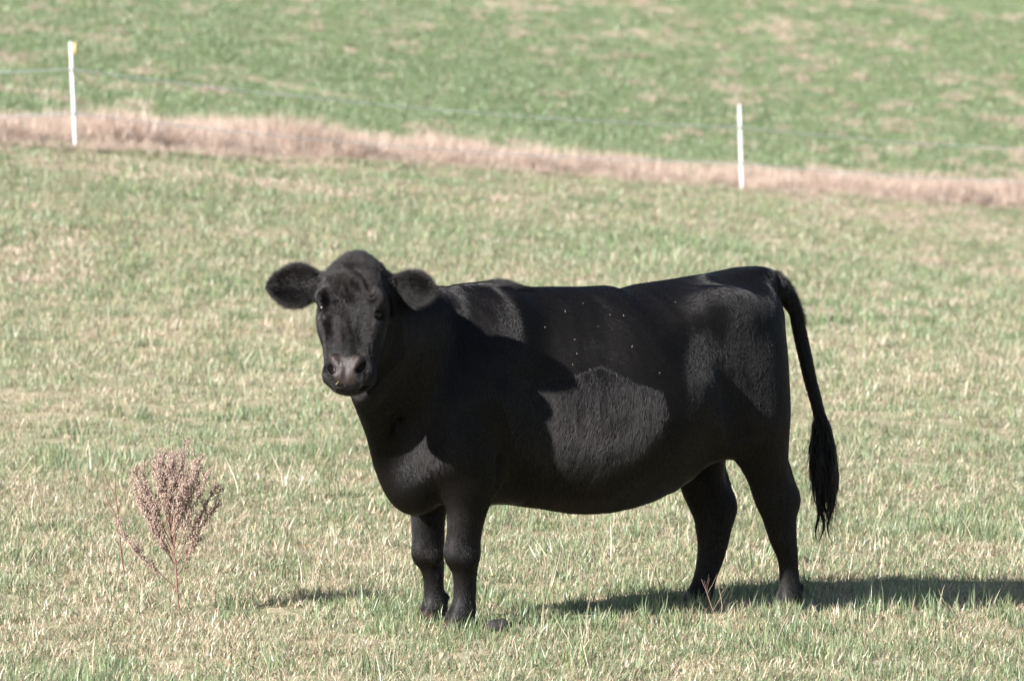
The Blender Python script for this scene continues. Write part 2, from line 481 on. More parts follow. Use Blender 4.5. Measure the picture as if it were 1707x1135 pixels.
VX = .0085
LO = np.array([-1.02, -.50, -.03]); HI = np.array([1.62, .68, 1.56])
DIM = np.ceil((HI - LO) / VX).astype(int)
SDF = np.full(DIM, .5, np.float32)
AX = [LO[k_] + VX * np.arange(DIM[k_]) for k_ in range(3)]
def sub(lo, hi):
    a_ = np.clip(np.floor((np.asarray(lo) - LO) / VX).astype(int), 0, DIM); b_ = np.clip(np.ceil((np.asarray(hi) - LO) / VX).astype(int) + 1, 0, DIM)
    return tuple(slice(x_, y_) for x_, y_ in zip(a_, b_))
def crom(nodes, m_):
    nodes = np.asarray(nodes, float); n = len(nodes)
    if n == 2:
        t_ = np.linspace(0, 1, m_)[:, None]; return nodes[0] * (1 - t_) + nodes[1] * t_
    ext = np.vstack([2 * nodes[0] - nodes[1], nodes, 2 * nodes[-1] - nodes[-2]])
    out = []
    for t_ in np.linspace(0, n - 1 - 1e-9, m_):
        i_ = int(t_); f = t_ - i_; p0, p1, p2, p3 = ext[i_:i_ + 4]
        out.append(.5 * (2 * p1 + (p2 - p0) * f + (2 * p0 - 5 * p1 + 4 * p2 - p3) * f * f + (3 * p1 - p0 - 3 * p2 + p3) * f ** 3))
    return np.array(out)
def tube(nodes, uax, k=.05, m_=14, cap=None, op='+'):
    """nodes: x, y, z, ru (along uax), rv (across it)"""
    N_ = crom(nodes, m_)
    mg = .13
    rmax = N_[:, 3:].max()
    whole = sub(N_[:, :3].min(0) - rmax - mg, N_[:, :3].max(0) + rmax + mg)
    off = np.array([s_.start for s_ in whole])
    T = np.full([s_.stop - s_.start for s_ in whole], .5, np.float32)
    for A_, B_ in zip(N_[:-1], N_[1:]):
        a_, b_ = A_[:3], B_[:3]; ab_ = b_ - a_; ln = np.linalg.norm(ab_)
        if ln < 1e-6: continue
        wd = ab_ / ln; u_ = np.asarray(uax, float); u_ = nrm(u_ - wd * (u_ @ wd)); v_ = np.cross(wd, u_)
        ru, rv = max(A_[3], B_[3]), max(A_[4], B_[4]); cp = cap or min(ru, rv)
        ext = np.sqrt((u_ * ru) ** 2 + (v_ * rv) ** 2) + np.abs(wd) * cp + mg
        s_ = sub(np.minimum(a_, b_) - ext, np.maximum(a_, b_) + ext)
        if any(q_.stop <= q_.start for q_ in s_): continue
        gx_, gy_, gz_ = (AX[k_][s_[k_]].astype(np.float32) - np.float32(a_[k_]) for k_ in range(3))
        gx_ = gx_[:, None, None]; gy_ = gy_[None, :, None]; gz_ = gz_[None, None]
        dw = gx_ * wd[0] + gy_ * wd[1] + gz_ * wd[2]
        t_ = np.clip(dw / ln, 0, 1); dw = dw - t_ * ln
        du = gx_ * u_[0] + gy_ * u_[1] + gz_ * u_[2]; dv = gx_ * v_[0] + gy_ * v_[1] + gz_ * v_[2]
        Ru = A_[3] + (B_[3] - A_[3]) * t_; Rv = A_[4] + (B_[4] - A_[4]) * t_; Rc = cap if cap else np.minimum(Ru, Rv)
        du /= Ru; dv /= Rv; dw = dw / Rc
        k0 = np.sqrt(du * du + dv * dv + dw * dw) + 1e-6
        k1 = np.sqrt((du / Ru) ** 2 + (dv / Rv) ** 2 + (dw / Rc) ** 2) + 1e-6
        dd = (k0 * (k0 - 1) / k1).astype(np.float32)
        loc = tuple(slice(s_[q_].start - off[q_], s_[q_].stop - off[q_]) for q_ in range(3))
        # clip to the tube's own box
        lo_ = [max(0, l_.start) for l_ in loc]; hi_ = [min(T.shape[q_], loc[q_].stop) for q_ in range(3)]
        tl = tuple(slice(lo_[q_], hi_[q_]) for q_ in range(3)); dl = tuple(slice(lo_[q_] - loc[q_].start, hi_[q_] - loc[q_].start) for q_ in range(3))
        T[tl] = np.minimum(T[tl], dd[dl])
    M = SDF[whole]
    if op == '+':
        h_ = np.maximum(k - np.abs(M - T), 0) / k
        SDF[whole] = np.minimum(M, T) - h_ * h_ * k * .25
    else:
        T = -T
        h_ = np.maximum(k - np.abs(M - T), 0) / k
        SDF[whole] = np.maximum(M, T) + h_ * h_ * k * .25
def blob(c, r, uax=(1, 0, 0), wax=None, k=.05, op='+'):
    """ellipsoid: r = (along uax, along wax x uax, along wax)"""
    u_ = nrm(uax); w_ = nrm(wax if wax is not None else (0, 0, 1)); c = np.asarray(c, float)
    e = w_ * .002
    tube([[*(c - e), r[0], r[1]], [*(c + e), r[0], r[1]]], u_, k, 2, cap=r[2], op=op)

YA = (0, 1, 0); XA = (1, 0, 0)
# trunk: X, top, bottom, half width
TR = [(.80, 1.13, .56, .15), (.72, 1.21, .50, .185), (.60, 1.28, .465, .215), (.45, 1.290, .462, .245), (.27, 1.292, .445, .30), (.08, 1.287, .412, .352),
      (-.08, 1.294, .445, .37), (-.22, 1.300, .548, .355), (-.36, 1.297, .632, .315), (-.48, 1.302, .66, .275), (-.57, 1.300, .70, .235), (-.625, 1.26, .765, .18)]
tube([[x_, 0, (a_ + b_) / 2, w_, (a_ - b_) / 2] for x_, a_, b_, w_ in TR], YA, .02, 34, cap=.08)
tube([[.32, 0, .74, .26, .26], [.10, 0, .72, .345, .27], [-.08, 0, .775, .355, .265], [-.20, 0, .86, .32, .25]], YA, .08, 14, cap=.15)      # low slung belly
# brisket and dewlap
blob((.83, 0, .625), (.115, .15, .185), k=.10)
tube([[.87, 0, .56, .035, .06], [.965, .02, .66, .028, .055], [1.04, .11, .79, .028, .05], [1.11, .19, .92, .035, .05]], YA, .10, 10)
# neck
HB = hp(.15, 0, -.15)
NECK = [[.52, 0, .96, .22, .33], [.68, .0, .975, .185, .325], [.83, .035, 1.03, .155, .29], [.965, .115, 1.10, .14, .245], [*hp(.17, 0, -.17), .125, .17]]
tube(NECK, YA, .10, 20, cap=.13)
# shoulders
for s_ in (1, -1):
    tube([[.50, s_ * .12, 1.19, .09, .06], [.58, s_ * .165, 1.02, .12, .08], [.70, s_ * .175, .80, .12, .085], [.73, s_ * .17, .70, .10, .085]], XA, .10, 10)
    tube([[.74, s_ * .175, .72, .10, .08], [.66, s_ * .17, .58, .10, .075]], XA, .08, 6)
# fore legs  (ru along X, rv across)
tube([[.66, .165, .66, .11, .085], [.672, .16, .535, .088, .070], [.686, .155, .446, .076, .060], [.696, .15, .348, .067, .054], [.695, .15, .290, .067, .056], [.695, .15, .235, .048, .043],
      [.696, .15, .163, .041, .037], [.694, .15, .117, .044, .041], [.702, .15, .071, .052, .050], [.712, .15, .045, .058, .056]], XA, .05, 26)
tube([[.68, -.155, .66, .11, .085], [.71, -.145, .52, .085, .068], [.723, -.135, .410, .070, .056], [.721, -.13, .317, .063, .052], [.717, -.13, .255, .055, .050], [.706, -.13, .199, .044, .040],
      [.700, -.13, .129, .040, .037], [.693, -.13, .070, .048, .047], [.70, -.13, .045, .057, .055]], XA, .05, 26)
blob((.745, .15, .30), (.025, .04, .045), k=.03); blob((.768, -.13, .27), (.022, .036, .04), k=.03)
# hips
for s_ in (1, -1):
    blob((-.37, s_ * .205, 1.195), (.10, .055, .065), k=.14)
    blob((-.605, s_ * .11, 1.17), (.07, .06, .10), k=.08)
    blob((-.57, s_ * .17, 1.0), (.07, .07, .16), k=.05)
# hind legs
tube([[-.46, .155, 1.13, .185, .11], [-.495, .185, .93, .162, .105], [-.522, .19, .78, .152, .105], [-.562, .18, .64, .112, .080], [-.594, .17, .544, .087, .064], [-.618, .17, .475, .088, .056],
      [-.640, .17, .425, .087, .053], [-.646, .17, .370, .070, .050], [-.664, .17, .281, .056, .044], [-.680, .17, .225, .044, .038], [-.688, .17, .155, .040, .036], [-.693, .17, .089, .044, .042], [-.690, .17, .045, .056, .054]], XA, .055, 32)
tube([[-.44, -.16, 1.10, .18, .11], [-.46, -.185, .93, .175, .115], [-.46, -.185, .78, .150, .105], [-.455, -.165, .62, .118, .085], [-.462, -.15, .501, .097, .066], [-.484, -.15, .442, .093, .056],
      [-.515, -.15, .376, .092, .053], [-.516, -.15, .315, .081, .050], [-.513, -.15, .245, .067, .044], [-.500, -.15, .175, .057, .040], [-.480, -.15, .109, .048, .038], [-.460, -.15, .045, .052, .046], [-.450, -.15, .02, .058, .054]], XA, .055, 32)
blob((-.705, .17, .445), (.024, .026, .045), k=.035); blob((-.588, -.15, .385), (.024, .026, .045), k=.035)
# stifle fold and udder
blob((-.37, .215, .75), (.10, .06, .11), k=.10); blob((-.33, -.215, .70), (.10, .06, .12), k=.10)
blob((-.38, 0, .69), (.12, .11, .07), k=.06)
# even out the joints of trunk and limbs
for it in range(7):
    for ax_ in range(3):
        lo_ = [slice(None)] * 3; hi_ = [slice(None)] * 3; md = [slice(None)] * 3
        lo_[ax_] = slice(0, -2); hi_[ax_] = slice(2, None); md[ax_] = slice(1, -1)
        SDF[tuple(md)] = .5 * SDF[tuple(md)] + .25 * (SDF[tuple(lo_)] + SDF[tuple(hi_)])
SDF -= .002
# tail
tube([[-.12, 0, 1.20, .05, .04], [-.28, 0, 1.228, .06, .045], [-.42, 0, 1.246, .06, .05], [-.54, 0, 1.272, .07, .055], [-.64, 0, 1.270, .055, .06]], YA, .10, 10)
TAIL = [[-.56, 0, 1.275, .060, .055], [-.655, 0, 1.295, .046, .044], [-.722, 0, 1.263, .038, .042], [-.765, 0, 1.215, .030, .034], [-.797, 0, 1.163, .024, .026], [-.812, 0, 1.106, .024, .027],
        [-.834, 0, 1.017, .024, .027], [-.864, 0, .897, .023, .025], [-.891, 0, .807, .022, .024], [-.910, 0, .730, .02, .022], [-.920, 0, .66, .013, .013]]
tube(TAIL, YA, .035, 26)
for hx, hy, hz_, fr_ in ((.705, .15, .0, 1), (.695, -.13, .0, 1), (-.695, .17, .0, 0), (-.455, -.15, -.015, 0)):
    for t_ in (1, -1):
        blob((hx + .014, hy + t_ * .023, hz_ + .025), (.050, .024, .040), k=.012)          # two toes
        blob((hx - .040, hy + t_ * .016, hz_ + .095), (.012, .010, .014), k=.012)          # dew claws
    tube([[hx - .004, hy + .012, hz_ + .115, .006, .006], [hx - .006 + (0 if fr_ else -.002), hy + .014, hz_ + .24, .006, .006]], XA, .02, 4, op='+')
for kx, ky, kz in ((.69, .15, .285), (.712, -.13, .26)):
    blob((kx + .040, ky, kz), (.018, .034, .034), k=.02); blob((kx, ky + .045, kz), (.03, .012, .03), k=.02)
    tube([[kx - .04, ky, kz - .03, .016, .010], [kx - .034, ky, kz - .16, .012, .009]], YA, .012, 5)                # tendons
for kx, ky, kz in ((-.70, .17, .43), (-.585, -.15, .375)):
    tube([[kx - .002, ky, kz + .02, .014, .013], [kx + .012, ky, kz + .12, .011, .012], [kx + .05, ky, kz + .2, .010, .010]], YA, .02, 6)   # hamstring
# creases: behind the shoulder blade, flank hollow, between thigh and belly
tube([[.455, .285, 1.20, .02, .02], [.43, .325, 1.02, .022, .02], [.44, .335, .82, .022, .018]], XA, .06, 8, op='-')
blob((-.24, .375, 1.09), (.10, .045, .075), k=.09, op='-')
tube([[.965, .105, .86, .010, .010], [.940, .145, .74, .010, .010], [.905, .160, .62, .010, .010]], XA, .05, 6, op='-')      # folds of the brisket
tube([[.585, .235, .66, .014, .016], [.57, .235, .56, .016, .018]], XA, .04, 4, op='-')                                      # behind the elbow
tube([[-.33, .34, 1.0, .03, .014], [-.36, .328, .85, .03, .016], [-.39, .312, .72, .03, .016]], XA, .05, 6, op='-')
# head: skull sections s, half width, back, front
SK = [(.000, .055, -.10, .000), (.035, .101, -.135, .022), (.08, .124, -.165, .036), (.135, .136, -.175, .047), (.20, .134, -.175, .046), (.265, .116, -.165, .034), (.325, .112, -.15, .018), (.385, .104, -.13, .004),
      (.43, .090, -.115, .000), (.465, .082, -.10, -.004), (.495, .064, -.085, -.018)]
tube([[*hp(s_, 0, (b_ + f_) / 2), w_, (f_ - b_) / 2] for s_, w_, b_, f_ in SK], HL, .03, 26, cap=.03)
# jaw
tube([[*hp(.15, 0, -.19), .105, .075], [*hp(.23, 0, -.19), .098, .075], [*hp(.31, 0, -.165), .082, .062], [*hp(.385, 0, -.135), .066, .045], [*hp(.455, 0, -.105), .056, .036], [*hp(.49, 0, -.09), .045, .028]], HL, .05, 14)
# muzzle: broad upper lip
blob(hp(.450, 0, -.045), (.083, .042, .048), HL, HF, k=.05)
for s_ in (1, -1):
    blob(hp(.462, s_ * .048, -.055), (.042, .034, .040), HL, HF, k=.035)
    blob(hp(.168, s_ * .104, .012), (.030, .042, .026), HL, HF, k=.025)      # brow
    blob(hp(.25, s_ * .100, -.03), (.022, .05, .03), HL, HF, k=.05)          # cheek bone
    tube([[*hp(.255, s_ * .088, .000), .012, .014], [*hp(.33, s_ * .078, -.016), .010, .012], [*hp(.385, s_ * .072, -.03), .008, .010]], HL, .03, 6)    # facial crest
    tube([[*hp(.10, s_ * .122, .022), .016, .012], [*hp(.15, s_ * .070, .058), .012, .010]], HL, .03, 5, op='-')                                      # hollow above the brow
    tube([[*hp(.262, s_ * .058, .042), .012, .008], [*hp(.34, s_ * .056, .018), .010, .008]], HL, .03, 5, op='-')                                     # beside the nose bone
    es = .218 + .012 * s_
    blob(hp(es, s_ * .122, .010), (.024, .026, .022), HL, HF, k=.016, op='-')  # eye socket
    tube([[*hp(.420, s_ * .064, .000), .006, .018], [*hp(.436, s_ * .059, .000), .011, .030], [*hp(.452, s_ * .048, -.004), .010, .024]], HL, .010, 7, op='-')   # nostril
    tube([[*hp(es - .022, s_ * .118, -.012), .010, .009], [*hp(es - .020, s_ * .110, .006), .010, .010], [*hp(es - .006, s_ * .092, .018), .008, .008]], HL, .012, 6)   # upper lid
    tube([[*hp(es + .016, s_ * .118, -.012), .006, .006], [*hp(es + .020, s_ * .108, .004), .006, .006], [*hp(es + .008, s_ * .092, .016), .006, .006]], HL, .010, 6)   # lower lid
    tube([[*hp(.405, s_ * .050, .004), .010, .008], [*hp(.425, s_ * .040, .008), .010, .008]], HL, .02, 4)     # nostril wing
tube([[*hp(.44, 0, .016), .004, .008], [*hp(.465, 0, .010), .003, .006], [*hp(.485, 0, .000), .003, .005]], HL, .014, 5, op='-')             # philtrum
tube([[*hp(.500, -.080, -.050), .012, .006], [*hp(.508, 0, -.045), .012, .006], [*hp(.500, .080, -.050), .012, .006]], HF, .012, 8, op='-')
# ears
def ear(base, ax_, up_, sz=1.0, hh=1.0):
    ax_ = nrm(ax_); up_ = nrm(np.asarray(up_) - ax_ * (np.asarray(up_) @ ax_)); fr = np.cross(ax_, up_)
    if fr @ HF < 0: fr = -fr
    nd = [(0, .028, .030, 0), (.045, .050, .034, 0), (.09, .070, .028, -.004), (.135, .064, .020, -.004), (.175, .040, .014, .002), (.20, .014, .008, .004)]
    tube([[*(base + sz * (ax_ * d_ + fr * o_)), a_ * sz * hh, b_ * sz] for d_, a_, b_, o_ in nd], up_, .03, 14)
    blob(base + sz * (ax_ * .10 + fr * .040), (.075 * sz, .030 * sz, .058 * sz), ax_, up_, k=.02, op='-')
    return base, ax_, up_, fr, sz
E_R = ear(hp(.086, -.124, -.075), HL * -1.0 + HN * .0 - HF * .12, -HN + HL * -.15, 1.12, .98)
E_L = ear(hp(.088, .116, -.085), HL * .95 + HN * .10 - HF * .12, -HN * .9 + HL * .3 + HF * .35, .92)

# ---- surface nets
def surface_nets(S):
    ins = S < 0
    nx_, ny_, nz_ = S.shape
    cnt = np.zeros((nx_ - 1, ny_ - 1, nz_ - 1), np.uint8)
    cs = [(i_, j_, k_) for i_ in (0, 1) for j_ in (0, 1) for k_ in (0, 1)]
    cut = lambda A_, c_: A_[c_[0]:nx_ - 1 + c_[0], c_[1]:ny_ - 1 + c_[1], c_[2]:nz_ - 1 + c_[2]]
    for c_ in cs: cnt += cut(ins, c_)
    act = (cnt > 0) & (cnt < 8)
    ids = np.full(act.shape, -1, np.int32); ijk = np.argwhere(act); ids[act] = np.arange(len(ijk))
    vals = np.stack([S[ijk[:, 0] + c_[0], ijk[:, 1] + c_[1], ijk[:, 2] + c_[2]] for c_ in cs], 1)
    acc = np.zeros((len(ijk), 3)); num = np.zeros(len(ijk))
    for a_ in range(8):
        for b_ in range(a_ + 1, 8):
            ca, cb = np.array(cs[a_]), np.array(cs[b_])
            if np.abs(ca - cb).sum() != 1: continue
            va, vb = vals[:, a_], vals[:, b_]; x_ = (va < 0) != (vb < 0)
            t_ = np.where(x_, va / np.where(x_, va - vb, 1), 0)
            acc += np.where(x_[:, None], ca + (cb - ca) * t_[:, None], 0); num += x_
    Vv = LO + VX * (ijk + acc / num[:, None])
    Q = []
    for ax_ in range(3):
        o1, o2 = [(1, 2), (2, 0), (0, 1)][ax_]
        s0 = [slice(1, -1)] * 3; s0[ax_] = slice(0, -1); s1 = list(s0); s1[ax_] = slice(1, None)
        A_ = ins[tuple(s0)]; B_ = ins[tuple(s1)]
        for cross, flip in ((A_ & ~B_, False), (~A_ & B_, True)):
            e_ = np.argwhere(cross)
            if not len(e_): continue
            e_ = e_ + np.array([0 if k_ == ax_ else 1 for k_ in range(3)])
            d1 = np.zeros(3, int); d1[o1] = 1; d2 = np.zeros(3, int); d2[o2] = 1
            g_ = lambda p_: ids[p_[:, 0], p_[:, 1], p_[:, 2]]
            qd = np.stack([g_(e_ - d1 - d2), g_(e_ - d2), g_(e_), g_(e_ - d1)], 1)
            if flip: qd = qd[:, ::-1]
            Q.append(qd)
    return Vv, np.concatenate(Q)
BV, BQ = surface_nets(SDF)
# drop loose crumbs, smooth lightly (Taubin)
ed = np.concatenate([BQ[:, [0, 1]], BQ[:, [1, 2]], BQ[:, [2, 3]], BQ[:, [3, 0]]])
deg = np.bincount(ed.ravel(), minlength=len(BV))[:, None]
def lap(Vv):
    s_ = np.zeros_like(Vv)
    for k_ in range(3):
        s_[:, k_] = np.bincount(ed[:, 0], Vv[ed[:, 1], k_], len(Vv)) + np.bincount(ed[:, 1], Vv[ed[:, 0], k_], len(Vv))
    return s_ / deg - Vv
for it in range(5):
    BV = BV + .5 * lap(BV); BV = BV - .52 * lap(BV)
SDF = None
# vertex normals
e1 = BV[BQ[:, 2]] - BV[BQ[:, 0]]; e2 = BV[BQ[:, 3]] - BV[BQ[:, 1]]
fnv = np.cross(e1, e2); farea = .5 * np.linalg.norm(fnv, axis=1)
VN = np.zeros_like(BV)
for k_ in range(4):
    for c_ in range(3): VN[:, c_] += np.bincount(BQ[:, k_], fnv[:, c_], len(BV))
VN /= np.linalg.norm(VN, axis=1)[:, None] + 1e-9

def head_co(Pt):
    d_ = Pt - POLL; return d_ @ HN / HS, d_ @ HL, d_ @ HF
def pad_mask(Pt):
    s_, t_, n_ = head_co(Pt)
    return sst(.392, .412, s_ + .25 * np.abs(t_)) * (1 - sst(.046, .056, np.abs(t_) - .35 * (.45 - s_))) * sst(-.085, -.060, n_) * (1 - sst(.497, .508, s_))

m = NT('black_hide')
p = m.n('ShaderNodeBsdfPrincipled')
at = m.n('ShaderNodeAttribute', attribute_name='pad')
ah = m.n('ShaderNodeAttribute', attribute_name='hoof')
tc = m.n('ShaderNodeTexCoord'); nz = m.n('ShaderNodeTexNoise'); nz.inputs['Scale'].default_value = 60; nz.inputs['Detail'].default_value = 5
m.l(tc.outputs['Object'], nz.inputs['Vector'])
def rgbmix(f, a_, b_):
    x_ = m.n('ShaderNodeMix', data_type='RGBA')
    m.l(f, x_.inputs[0])
    for k_, c_ in ((6, a_), (7, b_)):
        if isinstance(c_, tuple): x_.inputs[k_].default_value = (*c_, 1)
        else: m.l(c_, x_.inputs[k_])
    return x_.outputs[2]
hide = rgbmix(nz.outputs[0], (.0025, .0022, .0022), (.006, .005, .0048))
padc = rgbmix(nz.outputs[0], (.013, .009, .008), (.036, .026, .023))
c1 = rgbmix(at.outputs['Fac'], hide, padc)
c2 = rgbmix(ah.outputs['Fac'], c1, (.03, .022, .017))
m.l(c2, p.inputs['Base Color'])
rr = m.n('ShaderNodeMapRange'); rr.inputs[3].default_value = .5; rr.inputs[4].default_value = .34; m.l(at.outputs['Fac'], rr.inputs[0]); m.l(rr.outputs[0], p.inputs['Roughness'])
ps = m.n('ShaderNodeMapRange'); ps.inputs[3].default_value = .10; ps.inputs[4].default_value = .26; m.l(at.outputs['Fac'], ps.inputs[0]); m.l(ps.outputs[0], p.inputs['Specular IOR Level'])
vor = m.n('ShaderNodeTexVoronoi'); vor.inputs['Scale'].default_value = 220; m.l(tc.outputs['Object'], vor.inputs['Vector'])
bm_ = m.n('ShaderNodeBump'); bm_.inputs['Distance'].default_value = .0015; m.l(at.outputs['Fac'], bm_.inputs['Strength']); m.l(vor.outputs[0], bm_.inputs['Height'])
m.l(bm_.outputs[0], p.inputs['Normal'])
m.l(p.outputs[0], m.out.inputs[0])
MAT_HIDE = m.m
me = mesh_np('body', BV, BQ, MAT_HIDE)
pad = pad_mask(BV)
me.attributes.new('pad', 'FLOAT', 'POINT').data.foreach_set('value', pad.astype(np.float32))
me.attributes.new('hoof', 'FLOAT', 'POINT').data.foreach_set('value', (1 - sst(.035, .05, BV[:, 2])).astype(np.float32))
body = obj('body', me, cow)

# eyes
m = NT('eye_dark')
p = m.n('ShaderNodeBsdfPrincipled', i_Roughness=.16); p.inputs['Specular IOR Level'].default_value = .25; p.inputs['Base Color'].default_value = (.004, .0025, .002, 1)
m.l(p.outputs[0], m.out.inputs[0]); MAT_EYE = m.m
for s_ in (1, -1):
    u_, v_ = np.meshgrid(np.linspace(0, np.pi, 10), np.arange(16) * 2 * np.pi / 16, indexing='ij')
    sv = .0188 * np.stack([np.sin(u_) * np.cos(v_), np.sin(u_) * np.sin(v_), np.cos(u_)], -1).reshape(-1, 3)
    i_, j_ = np.meshgrid(np.arange(9), np.arange(16), indexing='ij')
    f_ = np.stack([i_ * 16 + j_, i_ * 16 + (j_ + 1) % 16, (i_ + 1) * 16 + (j_ + 1) % 16, (i_ + 1) * 16 + j_], -1).reshape(-1, 4)
    o = obj('eye', mesh_np('eye', sv, f_, MAT_EYE), cow); o.location = hp(.217 + .012 * s_, s_ * .104, -.002)

# ---- coat: real hair strands grown on the body
m = NT('black_hair')
hb = m.n('ShaderNodeBsdfHairPrincipled'); hb.parametrization = 'MELANIN'
hb.inputs['Melanin'].default_value = .994
hb.inputs['Melanin Redness'].default_value = .35
hb.inputs['Roughness'].default_value = .30
hb.inputs['IOR'].default_value = 1.5
hb.inputs['Radial Roughness'].default_value = .55
hb.inputs['Random Roughness'].default_value = .1
hb.inputs['Random Color'].default_value = .08
m.l(hb.outputs[0], m.out.inputs[0]); MAT_HAIR = m.m

def strands(name, roots, dirs, nor, length, rad, droop, parent, npt=4, wave=0., hug=.0, seed=1):
    """curves from roots; dirs unit; droop bends the strand towards the 'droop' vectors"""
    n = len(roots); r = np.random.default_rng(seed)
    pos = np.zeros((n, npt, 3), np.float32); cur = roots.copy(); d_ = dirs.copy()
    ph = r.random(n) * 6.28
    for k_ in range(npt):
        pos[:, k_] = cur
        st = length / (npt - 1)
        wv = 0
        if wave: wv = wave * np.sin(ph + k_ * 1.7)[:, None] * np.cross(d_, nor)
        cur = cur + (d_ + wv) * st[:, None]
        d_ = d_ + droop / (npt - 1); d_ /= np.linalg.norm(d_, axis=1)[:, None]
    hc = bpy.data.hair_curves.new(name)
    hc.add_curves([npt] * n)
    hc.attributes['position'].data.foreach_set('vector', pos.ravel())
    rd = (np.asarray(rad) * np.ones(n))[:, None] * np.linspace(1, .25, npt)[None]
    a_ = hc.attributes.get('radius') or hc.attributes.new('radius', 'FLOAT', 'POINT')
    a_.data.foreach_set('value', rd.astype(np.float32).ravel())
    hc.materials.append(MAT_HAIR)
    return link(bpy.data.objects.new(name, hc), parent)

def poly_sd(px_, pz_, poly):
    """signed distance to a polygon, positive inside"""
    P_ = np.array(poly); n = len(P_); d_ = np.full(len(px_), 9.); ins = np.zeros(len(px_), bool)
    for k_ in range(n):
        ax_, az_ = P_[k_]; bx_, bz_ = P_[(k_ + 1) % n]
        ex, ez = bx_ - ax_, bz_ - az_
        t_ = np.clip(((px_ - ax_) * ex + (pz_ - az_) * ez) / (ex * ex + ez * ez), 0, 1)
        d_ = np.minimum(d_, np.hypot(px_ - ax_ - t_ * ex, pz_ - az_ - t_ * ez))
        c_ = ((az_ > pz_) != (bz_ > pz_)); with_ = ax_ + (pz_ - az_) * ex / np.where(ez == 0, 1e-9, ez)
        ins ^= c_ & (px_ < with_)
    return np.where(ins, d_, -d_)
RIB = [(.62, 1.0), (.42, .965), (.30, .985), (.19, 1.012), (.06, .949), (-.042, .911), (-.068, .817), (-.02, .70), (.03, .58), (.12, .47), (.30, .45), (.50, .6)]
SHO = [(.57, 1.40), (.535, 1.30), (.49, 1.22), (.475, 1.12), (.50, 1.04), (.56, .9), (.9, .9), (1.2, 1.2), (1.0, 1.5)]

